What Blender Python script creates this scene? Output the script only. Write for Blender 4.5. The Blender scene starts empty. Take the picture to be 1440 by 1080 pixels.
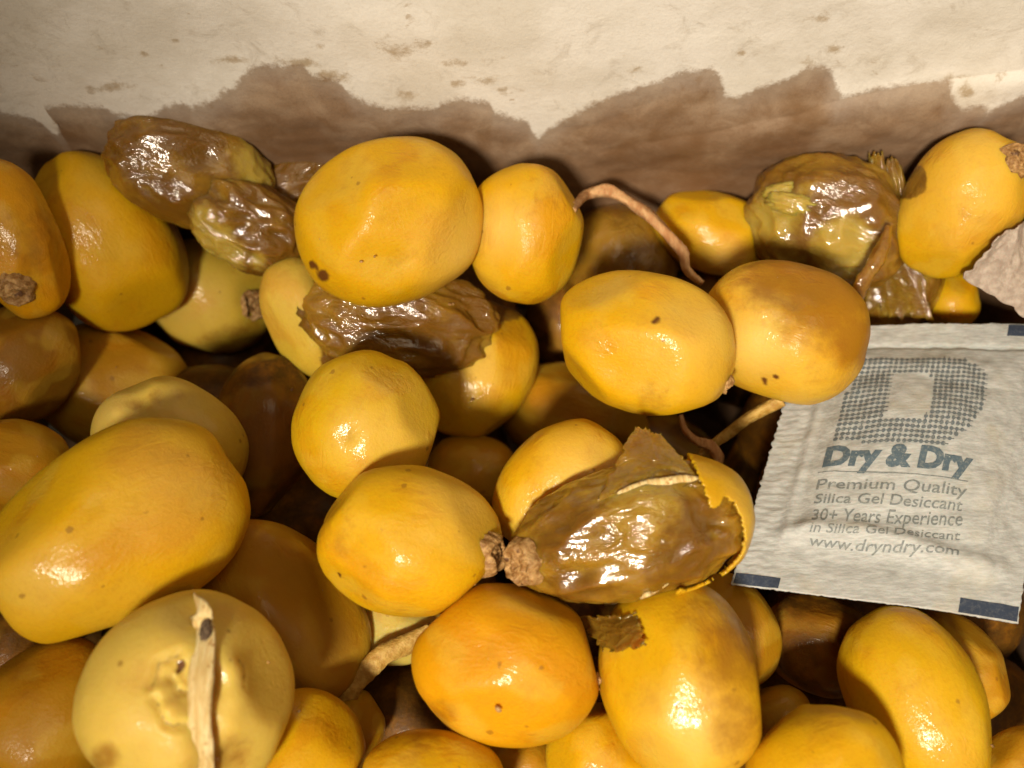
import bpy, bmesh, math, random
import numpy as np
from mathutils import Vector, Matrix, noise
random.seed(7)
CM = 0.01
S = bpy.context.scene
COL = S.collection

# ------------------------------------------------------------------ camera
F = 1383.0                       # focal length in photograph pixels (1440 wide)
TILT = math.radians(25.0)        # camera leans from straight down towards the far wall
DIST = 17.7 * CM
cam_d = bpy.data.cameras.new("camera"); cam = bpy.data.objects.new("camera", cam_d); COL.objects.link(cam)
cam_d.sensor_width = 36.0; cam_d.lens = F * 36.0 / 1440.0
cam_d.clip_start = 0.005; cam_d.clip_end = 10.0
cam_d.dof.use_dof = True; cam_d.dof.focus_distance = 0.172; cam_d.dof.aperture_fstop = 15.0
CAMP = Vector((0, -DIST * math.sin(TILT), DIST * math.cos(TILT)))
cam.location = CAMP; cam.rotation_euler = (TILT, 0, 0)
S.camera = cam
CF = -CAMP.normalized()          # forward
CR = Vector((1, 0, 0)); CU = CR.cross(CF).normalized()

# ------------------------------------------------------------------ world and lamps
w = bpy.data.worlds.new("World"); S.world = w; w.use_nodes = True
bg = w.node_tree.nodes['Background']
bg.inputs[0].default_value = (1.0, 0.76, 0.46, 1); bg.inputs[1].default_value = 0.018

def lamp(name, pos, target, size, watts, color):
    d = bpy.data.lights.new(name, 'AREA'); d.shape = 'DISK'; d.size = size; d.energy = watts; d.color = color
    o = bpy.data.objects.new(name, d); COL.objects.link(o)
    o.location = pos
    o.rotation_euler = (Vector(target) - Vector(pos)).to_track_quat('-Z', 'Y').to_euler()
    return o
kd = bpy.data.lights.new("key_lamp", 'SPOT'); kd.energy = 21.0; kd.color = (1.0, 0.87, 0.69); kd.shadow_soft_size = 0.036
kd.spot_size = math.radians(39); kd.spot_blend = 1.0
ko = bpy.data.objects.new("key_lamp", kd); COL.objects.link(ko); ko.location = (-0.10, -0.36, 0.44)
ko.rotation_euler = (Vector((0.06, 0.0, 0.0)) - ko.location).to_track_quat('-Z', 'Y').to_euler()
lamp("fill_lamp", (0.12, -0.12, 0.75), (0, 0, 0), 0.35, 0.65, (1.0, 0.80, 0.52))  # weak overhead fill, added to soften the light on the tops

S.view_settings.view_transform = 'Standard'; S.view_settings.look = 'None'
S.view_settings.exposure = 0.0; S.view_settings.gamma = 1.0

# ------------------------------------------------------------------ pixel helpers
def ray(px, py):
    return (CF + CR * ((px - 720) / F) - CU * ((py - 540) / F)).normalized()
def at_z(px, py, z):
    r = ray(px, py); return CAMP + r * ((z - CAMP.z) / r.z)
WALL_Y = 6.0 * CM
def at_wall(px, py):
    r = ray(px, py); return CAMP + r * ((WALL_Y - CAMP.y) / r.y)

# ------------------------------------------------------------------ materials
def new_mat(name):
    m = bpy.data.materials.new(name); m.use_nodes = True
    nt = m.node_tree; return m, nt, nt.nodes['Principled BSDF']
class N:
    """tiny helper for node graphs"""
    def __init__(s, nt): s.nt = nt
    def n(s, t, **kw):
        x = s.nt.nodes.new(t)
        for k, v in kw.items(): setattr(x, k, v)
        return x
    def link(s, a, b): s.nt.links.new(a, b)
    def put(s, v, sock):
        if hasattr(v, 'is_output') or isinstance(v, bpy.types.NodeSocket): s.link(v, sock)
        else: sock.default_value = v
    def noise(s, scale, detail=3, rough=.5, vec=None, dist=0):
        x = s.n('ShaderNodeTexNoise'); x.inputs['Scale'].default_value = scale; x.inputs['Detail'].default_value = detail
        x.inputs['Roughness'].default_value = rough; x.inputs['Distortion'].default_value = dist
        s.link(vec if vec is not None else s.vec, x.inputs['Vector']); return x.outputs['Fac']
    def ramp(s, fac, a, b, lo=0.0, hi=1.0):
        x = s.n('ShaderNodeMapRange'); x.interpolation_type = 'SMOOTHSTEP'
        s.put(fac, x.inputs['Value']); x.inputs['From Min'].default_value = a; x.inputs['From Max'].default_value = b
        x.inputs['To Min'].default_value = lo; x.inputs['To Max'].default_value = hi
        return x.outputs[0]
    def math(s, op, a, b=0.0):
        x = s.n('ShaderNodeMath', operation=op); s.put(a, x.inputs[0]); s.put(b, x.inputs[1]); return x.outputs[0]
    def mix(s, f, a, b, mode='MIX'):
        x = s.n('ShaderNodeMix', data_type='RGBA', blend_type=mode)
        s.put(f, x.inputs[0])
        for v, i in ((a, 6), (b, 7)):
            if isinstance(v, tuple): v = (*v, 1)
            s.put(v, x.inputs[i])
        return x.outputs[2]
    def attr(s, name, kind='GEOMETRY'):
        x = s.n('ShaderNodeAttribute', attribute_name=name, attribute_type=kind); return x
    def bump(s, h, dist, strength=1.0, normal=None):
        x = s.n('ShaderNodeBump'); x.inputs['Distance'].default_value = dist; x.inputs['Strength'].default_value = strength
        s.link(h, x.inputs['Height'])
        if normal is not None: s.link(normal, x.inputs['Normal'])
        return x.outputs[0]

def objvec(g, jitter=True):
    tc = g.n('ShaderNodeTexCoord')
    if not jitter: return tc.outputs['Object']
    oi = g.n('ShaderNodeObjectInfo')
    m = g.n('ShaderNodeMath', operation='MULTIPLY'); g.link(oi.outputs['Random'], m.inputs[0]); m.inputs[1].default_value = 0.9
    a = g.n('ShaderNodeVectorMath', operation='ADD'); g.link(tc.outputs['Object'], a.inputs[0]); g.link(m.outputs[0], a.inputs[1])
    return a.outputs[0]

def date_material():
    m, nt, b = new_mat("date_skin"); g = N(nt); g.vec = objvec(g)
    base = g.n('ShaderNodeObjectInfo').outputs['Color']
    na = g.attr('na').outputs['Fac']; nb = g.attr('nb').outputs['Fac']      # slow colour drift over each date, 0..1
    mid = g.noise(300, 4, .65)
    fine = g.noise(1600, 2, .6)
    c = g.mix(g.ramp(na, .52, .85, 0, .40), base, (0.52, 0.20, 0.003))
    c = g.mix(g.ramp(nb, .52, .80, 0, .35), c, (0.62, 0.41, 0.04))
    c = g.mix(g.ramp(mid, .5, .78, 0, .35), c, (0.44, 0.20, 0.004))
    c = g.mix(g.ramp(fine, .45, .75, 0, .15), c, (0.36, 0.17, 0.006))
    pale = g.attr('pale').outputs['Fac']
    c = g.mix(g.math('MULTIPLY', pale, .75), c, (0.74, 0.53, 0.15))
    v = g.n('ShaderNodeTexVoronoi'); v.inputs['Scale'].default_value = 300; g.link(g.vec, v.inputs['Vector'])
    sep = g.n('ShaderNodeSeparateColor'); g.link(v.outputs['Color'], sep.inputs[0])
    rad = g.ramp(sep.outputs[0], .72, 1.0, 0, .15)                             # few cells carry a speck, of uneven size
    sp = g.ramp(g.math('SUBTRACT', g.math('ADD', v.outputs['Distance'], g.math('MULTIPLY', g.math('SUBTRACT', fine, .5), .25)), rad), -.03, .05, 1, 0)
    sp = g.math('MULTIPLY', sp, g.ramp(rad, .01, .05))
    c = g.mix(g.math('MULTIPLY', sp, .55), c, (0.19, 0.075, 0.008))
    ra = g.attr('ripe').outputs['Fac']
    nm = g.math('SUBTRACT', mid, .5)
    rm = g.ramp(g.math('ADD', ra, g.math('MULTIPLY', nm, .75)), .38, .62)
    soft = g.attr('bruise').outputs['Fac']
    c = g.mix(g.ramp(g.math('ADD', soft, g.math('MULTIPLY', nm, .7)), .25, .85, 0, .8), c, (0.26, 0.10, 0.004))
    br = g.mix(g.ramp(g.math('ADD', mid, g.math('MULTIPLY', g.math('SUBTRACT', na, .5), .9)), .25, .80), (0.165, 0.074, 0.006), (0.29, 0.155, 0.012))
    ol = g.attr('olive').outputs['Fac']
    ol = g.ramp(g.math('ADD', ol, g.math('MULTIPLY', nm, 1.0)), .25, .95)
    br = g.mix(ol, br, (0.40, 0.28, 0.045))
    c = g.mix(rm, c, br)
    pit = g.attr('pit').outputs['Fac']
    c = g.mix(g.ramp(pit, .2, .7), c, (0.13, 0.045, 0.006))
    g.link(c, b.inputs['Base Color'])
    g.link(g.mix(rm, g.mix(g.ramp(mid, .35, .65), (.48,)*3, (.60,)*3), (.42,)*3), b.inputs['Roughness'])
    g.link(g.mix(rm, g.ramp(nb, .35, .65, .06, .36), (1.0,)*3), b.inputs['Coat Weight'])
    g.link(g.mix(rm, (.12,)*3, (.045,)*3), b.inputs['Coat Roughness'])
    g.link(g.mix(rm, (.5,)*3, (.7,)*3), b.inputs['Subsurface Weight'])
    b.inputs['Subsurface Radius'].default_value = (1.0, .45, .08); b.inputs['Subsurface Scale'].default_value = .0048
    b.inputs['Specular IOR Level'].default_value = .22
    n1 = g.bump(fine, .00010, .8)
    mp = g.n('ShaderNodeMapping'); mp.inputs['Scale'].default_value = (.40, 1, 1); g.link(g.vec, mp.inputs['Vector'])
    wr = g.noise(480, 3, .62, mp.outputs[0], 1.0)
    x = g.n('ShaderNodeBump'); x.inputs['Distance'].default_value = .0007
    g.link(wr, x.inputs['Height']); g.link(n1, x.inputs['Normal']); g.link(g.mix(rm, g.ramp(na, .45, .75, .08, .42), g.ramp(nb, .40, .62, .12, .85)), x.inputs['Strength'])
    g.link(x.outputs[0], b.inputs['Normal']); g.link(x.outputs[0], b.inputs['Coat Normal'])
    return m

def fibre_material(name, c1, c2, scale=500, stretch=(.12, 1, 1), rough=.75, bumpd=.0004, spec=.3, dark=None):
    m, nt, b = new_mat(name); g = N(nt); v0 = objvec(g)
    mp = g.n('ShaderNodeMapping'); mp.inputs['Scale'].default_value = stretch; g.link(v0, mp.inputs['Vector']); g.vec = mp.outputs[0]
    a = g.noise(scale, 4, .65)
    c = g.mix(g.ramp(a, .35, .68), c1, c2)
    if dark:
        c = g.mix(g.ramp(g.noise(scale*.5, 3, .6, v0), .58, .7), c, dark)
    g.link(c, b.inputs['Base Color']); b.inputs['Roughness'].default_value = rough; b.inputs['Specular IOR Level'].default_value = spec
    b.inputs['Subsurface Weight'].default_value = .12; b.inputs['Subsurface Scale'].default_value = .001
    g.link(g.bump(a, bumpd), b.inputs['Normal'])
    return m

def wall_material():
    m, nt, b = new_mat("box_liner_board"); g = N(nt); g.vec = objvec(g, False)
    sd = g.attr('stain').outputs['Fac']           # signed height below the wet line, cm
    edge = g.math('ADD', sd, g.math('MULTIPLY', g.math('SUBTRACT', g.noise(800, 7, .8), .5), .60))
    edge = g.math('ADD', edge, g.math('MULTIPLY', g.math('SUBTRACT', g.noise(230, 5, .65), .5), .26))
    wet = g.ramp(edge, -.10, .11)
    w1 = g.mix(g.ramp(g.noise(60, 4, .6), .35, .7), (0.76, 0.74, 0.70), (0.65, 0.62, 0.56))
    w1 = g.mix(g.ramp(g.noise(1500, 3, .7), .45, .75, 0, .12), w1, (0.40, 0.33, 0.24))
    # scattered faint brown flecks
    mp = g.n('ShaderNodeMapping'); mp.inputs['Scale'].default_value = (.55, 1, .8); g.link(g.vec, mp.inputs['Vector'])
    fl = g.math('MULTIPLY', g.ramp(g.noise(420, 4, .6, mp.outputs[0], .5), .62, .72), g.ramp(g.noise(70, 2), .5, .62))
    w1 = g.mix(g.math('MULTIPLY', fl, .55), w1, (0.34, 0.23, 0.11))
    w1 = g.mix(g.ramp(g.noise(150, 6, .75, None, .8), .52, .74, 0, .45), w1, (0.36, 0.30, 0.22))
    bl = g.attr('blot').outputs['Fac']
    bl = g.ramp(g.math('ADD', bl, g.math('MULTIPLY', g.math('SUBTRACT', g.noise(380, 6, .75), .5), 2.2)), .35, 1.0)
    w1 = g.mix(g.math('MULTIPLY', bl, .7), w1, (0.32, 0.22, 0.10))
    s1 = g.mix(g.ramp(g.noise(120, 5, .65, dist=.5), .35, .68), (0.235, 0.150, 0.090), (0.34, 0.245, 0.165))
    s1 = g.mix(g.ramp(g.noise(80, 4, .6, None, .8), .45, .72, 0, .65), s1, (0.19, 0.105, 0.045))
    s1 = g.mix(g.ramp(g.noise(2600, 3, .7), .42, .75, 0, .28), s1, (0.13, 0.07, 0.035))
    # browner rim just inside the wet line
    rim = g.math('MULTIPLY', g.ramp(edge, .0, .07), g.ramp(edge, .10, .32, 1, 0))
    s1 = g.mix(g.math('MULTIPLY', rim, .35), s1, (0.19, 0.115, 0.05))
    deep = g.ramp(sd, .7, 2.4, 0, .6)
    s1 = g.mix(deep, s1, (0.13, 0.06, 0.022))
    wet2 = g.math('MULTIPLY', wet, g.ramp(g.math('ADD', edge, g.math('MULTIPLY', g.noise(60, 3), .5)), .1, 1.1, .74, 1.0))
    c = g.mix(wet2, w1, s1)
    g.link(c, b.inputs['Base Color'])
    g.link(g.mix(wet, (.8,)*3, (.55,)*3), b.inputs['Roughness'])
    b.inputs['Specular IOR Level'].default_value = .3
    n1 = g.bump(g.noise(1800, 4, .7), .00008)
    n2 = g.bump(g.noise(120, 4, .6), .0008, .5, n1)
    g.link(n2, b.inputs['Normal'])
    return m

def paper_material():
    m, nt, b = new_mat("sachet_paper"); g = N(nt); g.vec = objvec(g, False)
    v0 = g.vec
    f1 = g.n('ShaderNodeMapping'); f1.inputs['Scale'].default_value = (.25, 1.3, 1); f1.inputs['Rotation'].default_value = (0, 0, .5); g.link(v0, f1.inputs['Vector'])
    f2 = g.n('ShaderNodeMapping'); f2.inputs['Scale'].default_value = (.25, 1.3, 1); f2.inputs['Rotation'].default_value = (0, 0, -.7); g.link(v0, f2.inputs['Vector'])
    a = g.noise(1500, 4, .7, f1.outputs[0]); c_ = g.noise(1500, 4, .7, f2.outputs[0])
    fib = g.math('MULTIPLY', g.math('ADD', a, c_), .5)
    c = g.mix(g.ramp(fib, .38, .62), (0.36, 0.37, 0.36), (0.50, 0.51, 0.50))
    c = g.mix(g.ramp(g.noise(110, 4, .6), .52, .75, 0, .4), c, (0.42, 0.38, 0.28))
    g.link(c, b.inputs['Base Color']); b.inputs['Roughness'].default_value = .62; b.inputs['Specular IOR Level'].default_value = .35
    b.inputs['Subsurface Weight'].default_value = .15; b.inputs['Subsurface Scale'].default_value = .0012
    n1 = g.bump(fib, .00014)
    n2 = g.bump(g.noise(240, 3, .6), .0005, .5, n1)
    g.link(n2, b.inputs['Normal'])
    return m

def ink_material(name, col, worn=.25):
    m, nt, b = new_mat(name); g = N(nt); g.vec = objvec(g, False)
    c = g.mix(g.ramp(g.noise(1800, 4, .75), .45, .75, 0, worn), col, (0.42, 0.42, 0.36))
    g.link(c, b.inputs['Base Color']); b.inputs['Roughness'].default_value = .6
    return m

M_DATE = date_material()
M_CALYX = fibre_material("calyx_husk", (0.24, 0.115, 0.032), (0.54, 0.33, 0.13), 900, (1, 1, 1), .42, .0005, dark=(0.10, 0.04, 0.012))
M_STRAND = fibre_material("stalk_fibre", (0.42, 0.20, 0.08), (0.62, 0.38, 0.18), 700, (1, .3, .5), .7, .0006)
M_CREAM = fibre_material("pale_fibre", (0.62, 0.42, 0.15), (0.82, 0.66, 0.34), 1500, (1, .10, .3), .65, .0007, dark=(0.40, 0.20, 0.05))
M_YSTRAND = fibre_material("yellow_stalk", (0.40, 0.22, 0.04), (0.58, 0.38, 0.10), 700, (1, 1, 1), .5, .0005)
M_WALL = wall_material()
M_PAPER = paper_material()
M_BROWNPAPER = fibre_material("wet_brown_paper", (0.33, 0.26, 0.21), (0.46, 0.385, 0.32), 700, (1, 1, 1), .6, .0004)
M_BLUE = ink_material("blue_ink", (0.075, 0.115, 0.150), .45)
M_GREY = ink_material("grey_ink", (0.16, 0.18, 0.185), .8)
M_DOT = ink_material("dot_ink", (0.11, 0.135, 0.155), .55)
M_NAVY = ink_material("navy_ink", (0.028, 0.042, 0.075), .15)

# ------------------------------------------------------------------ mesh helpers
_ico = {}
def ico(level):
    if level not in _ico:
        bm = bmesh.new(); bmesh.ops.create_icosphere(bm, subdivisions=level, radius=1.0)
        v = np.array([x.co[:] for x in bm.verts]); v /= np.linalg.norm(v, axis=1)[:, None]
        f = [tuple(q.index for q in p.verts) for p in bm.faces]; bm.free()
        _ico[level] = (v, f)
    return _ico[level]

def mesh_obj(name, verts, faces, mat, parent=None, matrix=None, attrs=None, smooth=True):
    me = bpy.data.meshes.new(name)
    me.from_pydata([tuple(x) for x in verts], [], faces)
    if smooth: me.polygons.foreach_set('use_smooth', [True] * len(me.polygons))
    for k, a in (attrs or {}).items():
        at = me.attributes.new(k, 'FLOAT', 'POINT'); at.data.foreach_set('value', np.asarray(a, dtype=np.float32))
    me.materials.append(mat); me.update()
    o = bpy.data.objects.new(name, me); COL.objects.link(o)
    if matrix is not None: o.matrix_world = matrix
    if parent is not None: o.parent = parent
    return o

def tag(o, label, cat, group=None, kind=None):
    if label: o['label'] = label
    if cat: o['category'] = cat
    if group: o['group'] = group
    if kind: o['kind'] = kind

def vnoise(P, scale, seed, octaves=1):
    off = Vector((seed * 3.17, seed * 1.71, -seed * 2.3))
    if octaves == 1:
        return np.array([noise.noise(Vector(p) * scale + off) for p in P])
    return np.array([noise.fractal(Vector(p) * scale + off, 1.0, 2.0, octaves) for p in P])

def tube(pts, rad, seg=10, jitter=.12, flat=1.0, seed=1, upv=None):
    """tapered, slightly knobbly tube through pts (Vectors); rad is a list"""
    # resample by Catmull-Rom
    P = [Vector(p) for p in pts]; out = []; R = []
    for i in range(len(P) - 1):
        p0 = P[max(i-1, 0)]; p1 = P[i]; p2 = P[i+1]; p3 = P[min(i+2, len(P)-1)]
        n = 12
        for k in range(n):
            t = k / n
            out.append(.5 * ((2*p1) + (p2-p0)*t + (2*p0-5*p1+4*p2-p3)*t*t + (3*p1-p0-3*p2+p3)*t**3))
            R.append(rad[i]*(1-t) + rad[i+1]*t)
    out.append(P[-1]); R.append(rad[-1])
    V, Fc = [], []
    up = Vector(upv) if upv else Vector((0, 0, 1))
    for i, p in enumerate(out):
        d = (out[min(i+1, len(out)-1)] - out[max(i-1, 0)]).normalized()
        s = d.cross(up).normalized(); n_ = s.cross(d).normalized()
        for k in range(seg):
            a = 2*math.pi*k/seg
            q = R[i] * (1 + jitter * (1.6*noise.noise(Vector((i*.07, math.cos(a)*1.2 + seed, math.sin(a)*1.2))) + .9*noise.noise(Vector((i*.03+9, math.cos(a)*3.5 + seed, math.sin(a)*3.5))) + .5*noise.noise(Vector((i*.4, seed, a)))))
            V.append(p + s*math.cos(a)*q + n_*math.sin(a)*q*flat)
    for i in range(len(out)-1):
        for k in range(seg):
            Fc.append((i*seg+k, i*seg+(k+1) % seg, (i+1)*seg+(k+1) % seg, (i+1)*seg+k))
    Fc.append(tuple(reversed(range(seg)))); Fc.append(tuple((len(out)-1)*seg+k for k in range(seg)))
    return V, Fc

# ------------------------------------------------------------------ dates
YEL = (0.62, 0.345, 0.003); ORG = (0.63, 0.295, 0.002); PAL = (0.62, 0.42, 0.06); LIM = (0.56, 0.38, 0.035); AMB_SHADE = (0.42, 0.205, 0.005); DRK = (0.055, 0.027, 0.005)  # amber and dark tones hold the shade of lower dates in their colour

class D:
    """one date: outline in the photograph's pixels, height of its centre, look"""
    def __init__(s, cx, cy, a, b, ang, z, col, label, cat='date', **k):
        s.cx, s.cy, s.a, s.b, s.ang, s.z, s.col, s.label, s.cat, s.k = cx, cy, a, b, math.radians(ang), z*CM, col, label, cat, k
        s.c = k.get('c', 1.0)
        r = ray(cx, cy); s.r = r
        s.t = (s.z - CAMP.z) / r.z
        s.cosa = r.dot(CF)
        s.wv = -r; s.uv = CU.cross(s.wv).normalized(); s.vv = s.wv.cross(s.uv).normalized()
    def setup(s):
        zc = s.t * s.cosa; k = zc / F * math.sqrt(s.cosa)
        s.sc = k
        A, B = s.a*k, s.b*k; Cc = s.b*k*s.c
        ti = math.radians(s.k.get('tilt', 0))
        q = (A*A - (Cc*math.sin(ti))**2) / (math.cos(ti)**2)
        A3 = math.sqrt(max(q, B*B*.6))
        s.ax = (A3, B, Cc)
        ca, sa = math.cos(s.ang), math.sin(s.ang)
        X = s.uv*ca + s.vv*sa; Y = -s.uv*sa + s.vv*ca; Z = s.wv
        X2 = X*math.cos(ti) + Z*math.sin(ti); Z2 = -X*math.sin(ti) + Z*math.cos(ti)
        s.R = Matrix((X2, Y, Z2)).transposed()
        s.loc = CAMP + s.r * s.t
        s.M = Matrix.Translation(s.loc) @ s.R.to_4x4()
        s.Rn = np.array(s.R)
    def pts(s):
        v, _ = ico(3)
        return np.array(s.loc) + (v*np.array(s.ax)) @ s.Rn.T
    def inside(s, P):
        q = (P - np.array(s.loc)) @ s.Rn / np.array(s.ax)
        return 1 - np.linalg.norm(q, axis=1)      # >0 inside
    def ldir(s, dx, dy):
        """direction on the unit ball for a pixel offset from the centre"""
        # iterate: find unit d with projected offset (dx,-dy) px
        tgt = s.uv*(dx*s.sc) + s.vv*(-dy*s.sc)
        best = None
        R3 = s.R.transposed()
        h = 1.0
        lo, hi = -2*max(s.ax), 2*max(s.ax)
        # march along view axis for the front intersection
        ps = [R3 @ (tgt + s.wv*(hi + (lo-hi)*i/160)) for i in range(161)]
        for p in ps:
            n_ = Vector((p.x/s.ax[0], p.y/s.ax[1], p.z/s.ax[2]))
            if n_.length <= 1.0: return n_.normalized()
            if best is None or n_.length < best.length: best = n_
        return best.normalized()

Dates = []
def d(*a, **k):
    x = D(*a, **k); Dates.append(x); return x
# listed from the topmost of the heap down; patches are pixel offsets from the centre: (dx, dy, radius, strength)
G = 'yellow dates heaped in the box'
# --- first heap layer
d(548,314,130,112,22,0.2,YEL,"largest upper date, round and golden, leaning on the stained wall with two brown pits", seed=3,
  pit=[(-104,58,8),(-90,72,11)], bruise=[(20,40,34,.35),(60,-60,45,.25)], dents=[(64,-62,34,3),(10,52,22,3.5),(30,60,16,-2.5),(-28,45,16,2)], pale=[(95,40,45,.6)])
d(266,978,146,144,60,1.0,LIM,"round pale split date with a dry cream fibre lying across it, bottom left", seed=8, name='split_date', lvl=6,
  pale=[(0,0,170,.75)], dents=[(22,-8,22,17),(24,52,18,11),(-24,-18,34,15),(-36,-12,11,-10),(-24,12,11,-9),(-14,-14,8,-6),(-12,-40,9,8),(54,-28,17,-8),(58,8,20,-8),(54,40,20,-5),(52,92,34,10),(-75,70,26,5),(96,-30,40,3)],
  pit=[(-11,-44,8),(-16,-36,5)], bruise=[(-108,70,22,.8),(60,92,40,.5),(-60,30,12,.35)], grooves=[((-52,-18),(-38,-46),(-12,-60),4,5),((-50,0),(-30,30),(-4,40),4,7),((-24,-30),(-18,-10),(-2,-4),3.5,5),((64,-44),(74,-24),(70,-4),2.2,2.5),((30,78),(34,92),(30,104),4,4)])
d(168,745,186,132,30,0.5,YEL,"longest date of all, smooth golden yellow with a broad glint, at the left edge", seed=5, p=2.35,
  pit=[(-32,-32,7)], pale=[(60,-60,60,.35),(-110,60,45,.3)], dents=[(-32,-34,14,3),(120,-60,60,4),(-120,50,22,-3)], bruise=[(20,100,30,.2)])
d(903,483,126,98,-19,0.6,YEL,"plump golden date with a small brown nick, in front of the half-browned one", seed=11, tilt=10,
  pit=[(20,-30,6),(15,-26,4)], dents=[(-38,34,20,3),(5,78,60,4),(92,20,34,3)], pale=[(70,-10,50,.5),(30,-5,40,.25)], calyx=None, bruise=[(10,78,34,.5),(-60,60,16,.3)], tipc=[(113,60,15)])
d(573,760,127,103,-10,0.4,YEL,"bright yellow date in the middle with its brown crinkled cap at the right end", seed=13,
  calyx=(116,18,33), orange=[(-110,-10,50,.8)], pale=[(80,-50,45,.5)], dents=[(75,-65,30,3.5),(-5,50,20,2.5)], pit=[(-92,45,4)])
d(884,748,166,92,14,0.75,ORG,"burst date with peeled orange skin and wet brown flesh, beside the white sachet", name='burst_date', seed=17, c=.85,
  ripe=1, mush=.055, lvl=6, olive=[(-30,20,60,.35),(-10,-60,50,.5),(20,-40,60,.6),(110,0,30,.3)], calyx=(-140,46,34), hi=.014, burst=True,
  dents=[(116,-8,24,13),(88,-30,18,7),(30,-28,34,-7),(-50,-20,26,-5),(-20,25,30,5),(60,20,24,6),(-70,55,22,5),(20,62,20,-5),(140,20,16,-5)])
d(786,684,104,76,47,0.1,YEL,"yellow lobe of fruit sticking out from under the burst date's upper left", seed=19, p=2.3,
  pale=[(35,-25,40,.6),(-30,60,26,.6)], dents=[(60,-50,22,5),(40,15,30,3)], bruise=[(40,20,20,.4)], calyx=None)
d(712,932,130,108,-8,0.1,ORG,"deep orange-yellow date below the bright capped one", seed=23,
  pit=[(30,82,4)], bruise=[(-85,62,26,.6),(0,98,50,.25)], dents=[(-95,70,26,3),(20,50,40,2)], tipc=[(125,30,13)])
d(958,955,138,113,-72,-0.1,YEL,"big date with a browned glassy right flank, below the burst date", seed=29,
  bruise=[(78,-40,75,.72),(70,50,60,.6),(30,-80,50,.45)], pale=[(15,70,50,.7),(-20,40,30,.35)], dents=[(18,88,24,5),(24,66,26,-4)], pit=[(-48,14,3)])
d(738,330,95,79,82,-0.4,YEL,"bright yellow date tucked behind the largest upper date's right side", seed=31,
  pale=[(-30,-10,30,.9)], orange=[(30,-50,50,.7)], dents=[(-22,-48,13,5),(0,-60,26,2)])
d(1102,466,115,97,-16,-0.1,YEL,"half-browned date with a broad pale shine painted into its skin, resting on the sachet corner", seed=37,
  bruise=[(55,-55,80,.95),(95,15,46,.9),(-10,-80,60,.8)], pale=[(-35,10,42,1),(0,40,40,.35)], pit=[(-25,68,6),(-10,60,4)], dents=[(-10,-20,11,4),(14,-35,9,5),(-26,-30,8,-3),(4,-8,7,4),(22,-18,7,3),(30,-40,8,-3),(-2,-48,8,3),(-70,-30,24,4)], orange=[(60,60,50,.7)])  # pale patch left of centre paints in the shine
d(516,602,103,100,70,-0.4,YEL,"round greenish-yellow date directly above the capped one", seed=41, green=.35,
  dents=[(-24,10,16,4),(50,-25,26,2),(70,10,26,2)], bruise=[(-24,10,17,.45)], pit=[], pale=[(30,10,50,.45)])
d(560,450,134,74,-6,-0.7,ORG,"collapsed brown date with wet wrinkled skin under the largest upper date", name='collapsed_date', seed=43, c=.5,
  ripe=1, mush=.10, lvl=6, olive=[(-70,40,30,.3),(90,20,30,.3)], hi=.012, nashift=-.15)
d(668,520,98,80,70,-0.9,YEL,"date yellow below and brown above, right of the round greenish one", seed=47,
  ripeh=[(-10,-42,-.38,-.92)], dents=[(-20,40,20,2)], orange=[(50,50,50,.6)], pale=[(0,10,30,.3)])
d(437,447,88,60,-62,-1.2,LIM,"narrow yellow date half covered by brown wet skin, left of the collapsed one", seed=53,
  ripeh=[(8,-10,.98,-.1)], pale=[(-20,-30,40,.4)])
d(1352,291,112,82,58,-0.3,YEL,"date in the right corner with a round brown stem scar", seed=59, taper=.12,
  calyx=(66,-56,27), ripes=[(-70,-42,26,1)], ripeh=[], pale=[(10,-30,60,.4)], dents=[(10,10,22,4),(-40,30,26,-4)], bruise=[(10,5,30,.35),(60,60,30,.5)])
d(18,338,118,68,-72,-0.1,ORG,"orange-brown date cut by the left edge, showing its stem scar", seed=67,
  calyx=(6,72,27), bruise=[(30,0,80,.55)])
d(148,340,131,97,-58,-0.3,YEL,"long golden date in the upper left with one tiny glint", seed=61, p=2.35,
  bruise=[(-70,-60,50,.4)], pit=[], dents=[(-30,30,12,-2.5),(-90,-10,50,3)], orange=[(60,10,50,.5)])
d(352,318,88,60,-26,-1.2,DRK,"torn wet date with a white glint and olive rim, left of the largest upper date", name='ripe_date', seed=167, c=.7, nashift=-.2,
  ripe=1, mush=.09, lvl=6, hi=.010, olive=[(-52,22,26,1.3),(-30,44,26,1.0),(-62,-8,22,.9),(10,48,16,.8)], dents=[(0,-10,30,9),(-30,20,20,6)])
d(294,416,92,78,-15,-1.3,LIM,"small pale lime-yellow date with a brown sunken stem scar", seed=71,
  calyx=(60,14,25), pale=[(-30,10,50,.5)], bruise=[(20,66,40,.5),(50,50,30,.5)])
d(240,628,108,92,-40,-0.9,LIM,"pale date peeping out behind the longest date, with a rumpled rim", seed=73,
  pale=[(-70,-50,50,.8),(20,-60,60,.6)], bruise=[(-45,-62,16,.55),(-20,-70,14,.5),(10,-74,14,.5)], dents=[(-42,-62,16,9),(-10,-70,16,8),(25,-66,14,5),(-66,-48,14,-6),(-20,-88,14,-5)])
d(415,1078,108,92,60,-0.3,YEL,"yellow date at the bottom edge right of the split one", seed=89)
d(402,862,142,96,-56,-1.6,AMB_SHADE,"long shade-tinted amber date between the longest date and the capped one", seed=79,
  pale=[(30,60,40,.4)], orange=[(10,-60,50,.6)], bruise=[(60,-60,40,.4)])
d(66,1012,122,104,40,-0.7,AMB_SHADE,"shade-tinted amber date in the bottom left corner", seed=83, bruise=[(-30,-60,50,.5)])
d(608,1112,106,84,-8,-0.4,YEL,"date with a brown-tinged top at the bottom edge below the deep orange one", seed=97, bruise=[(-10,-68,34,.6)])
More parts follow.
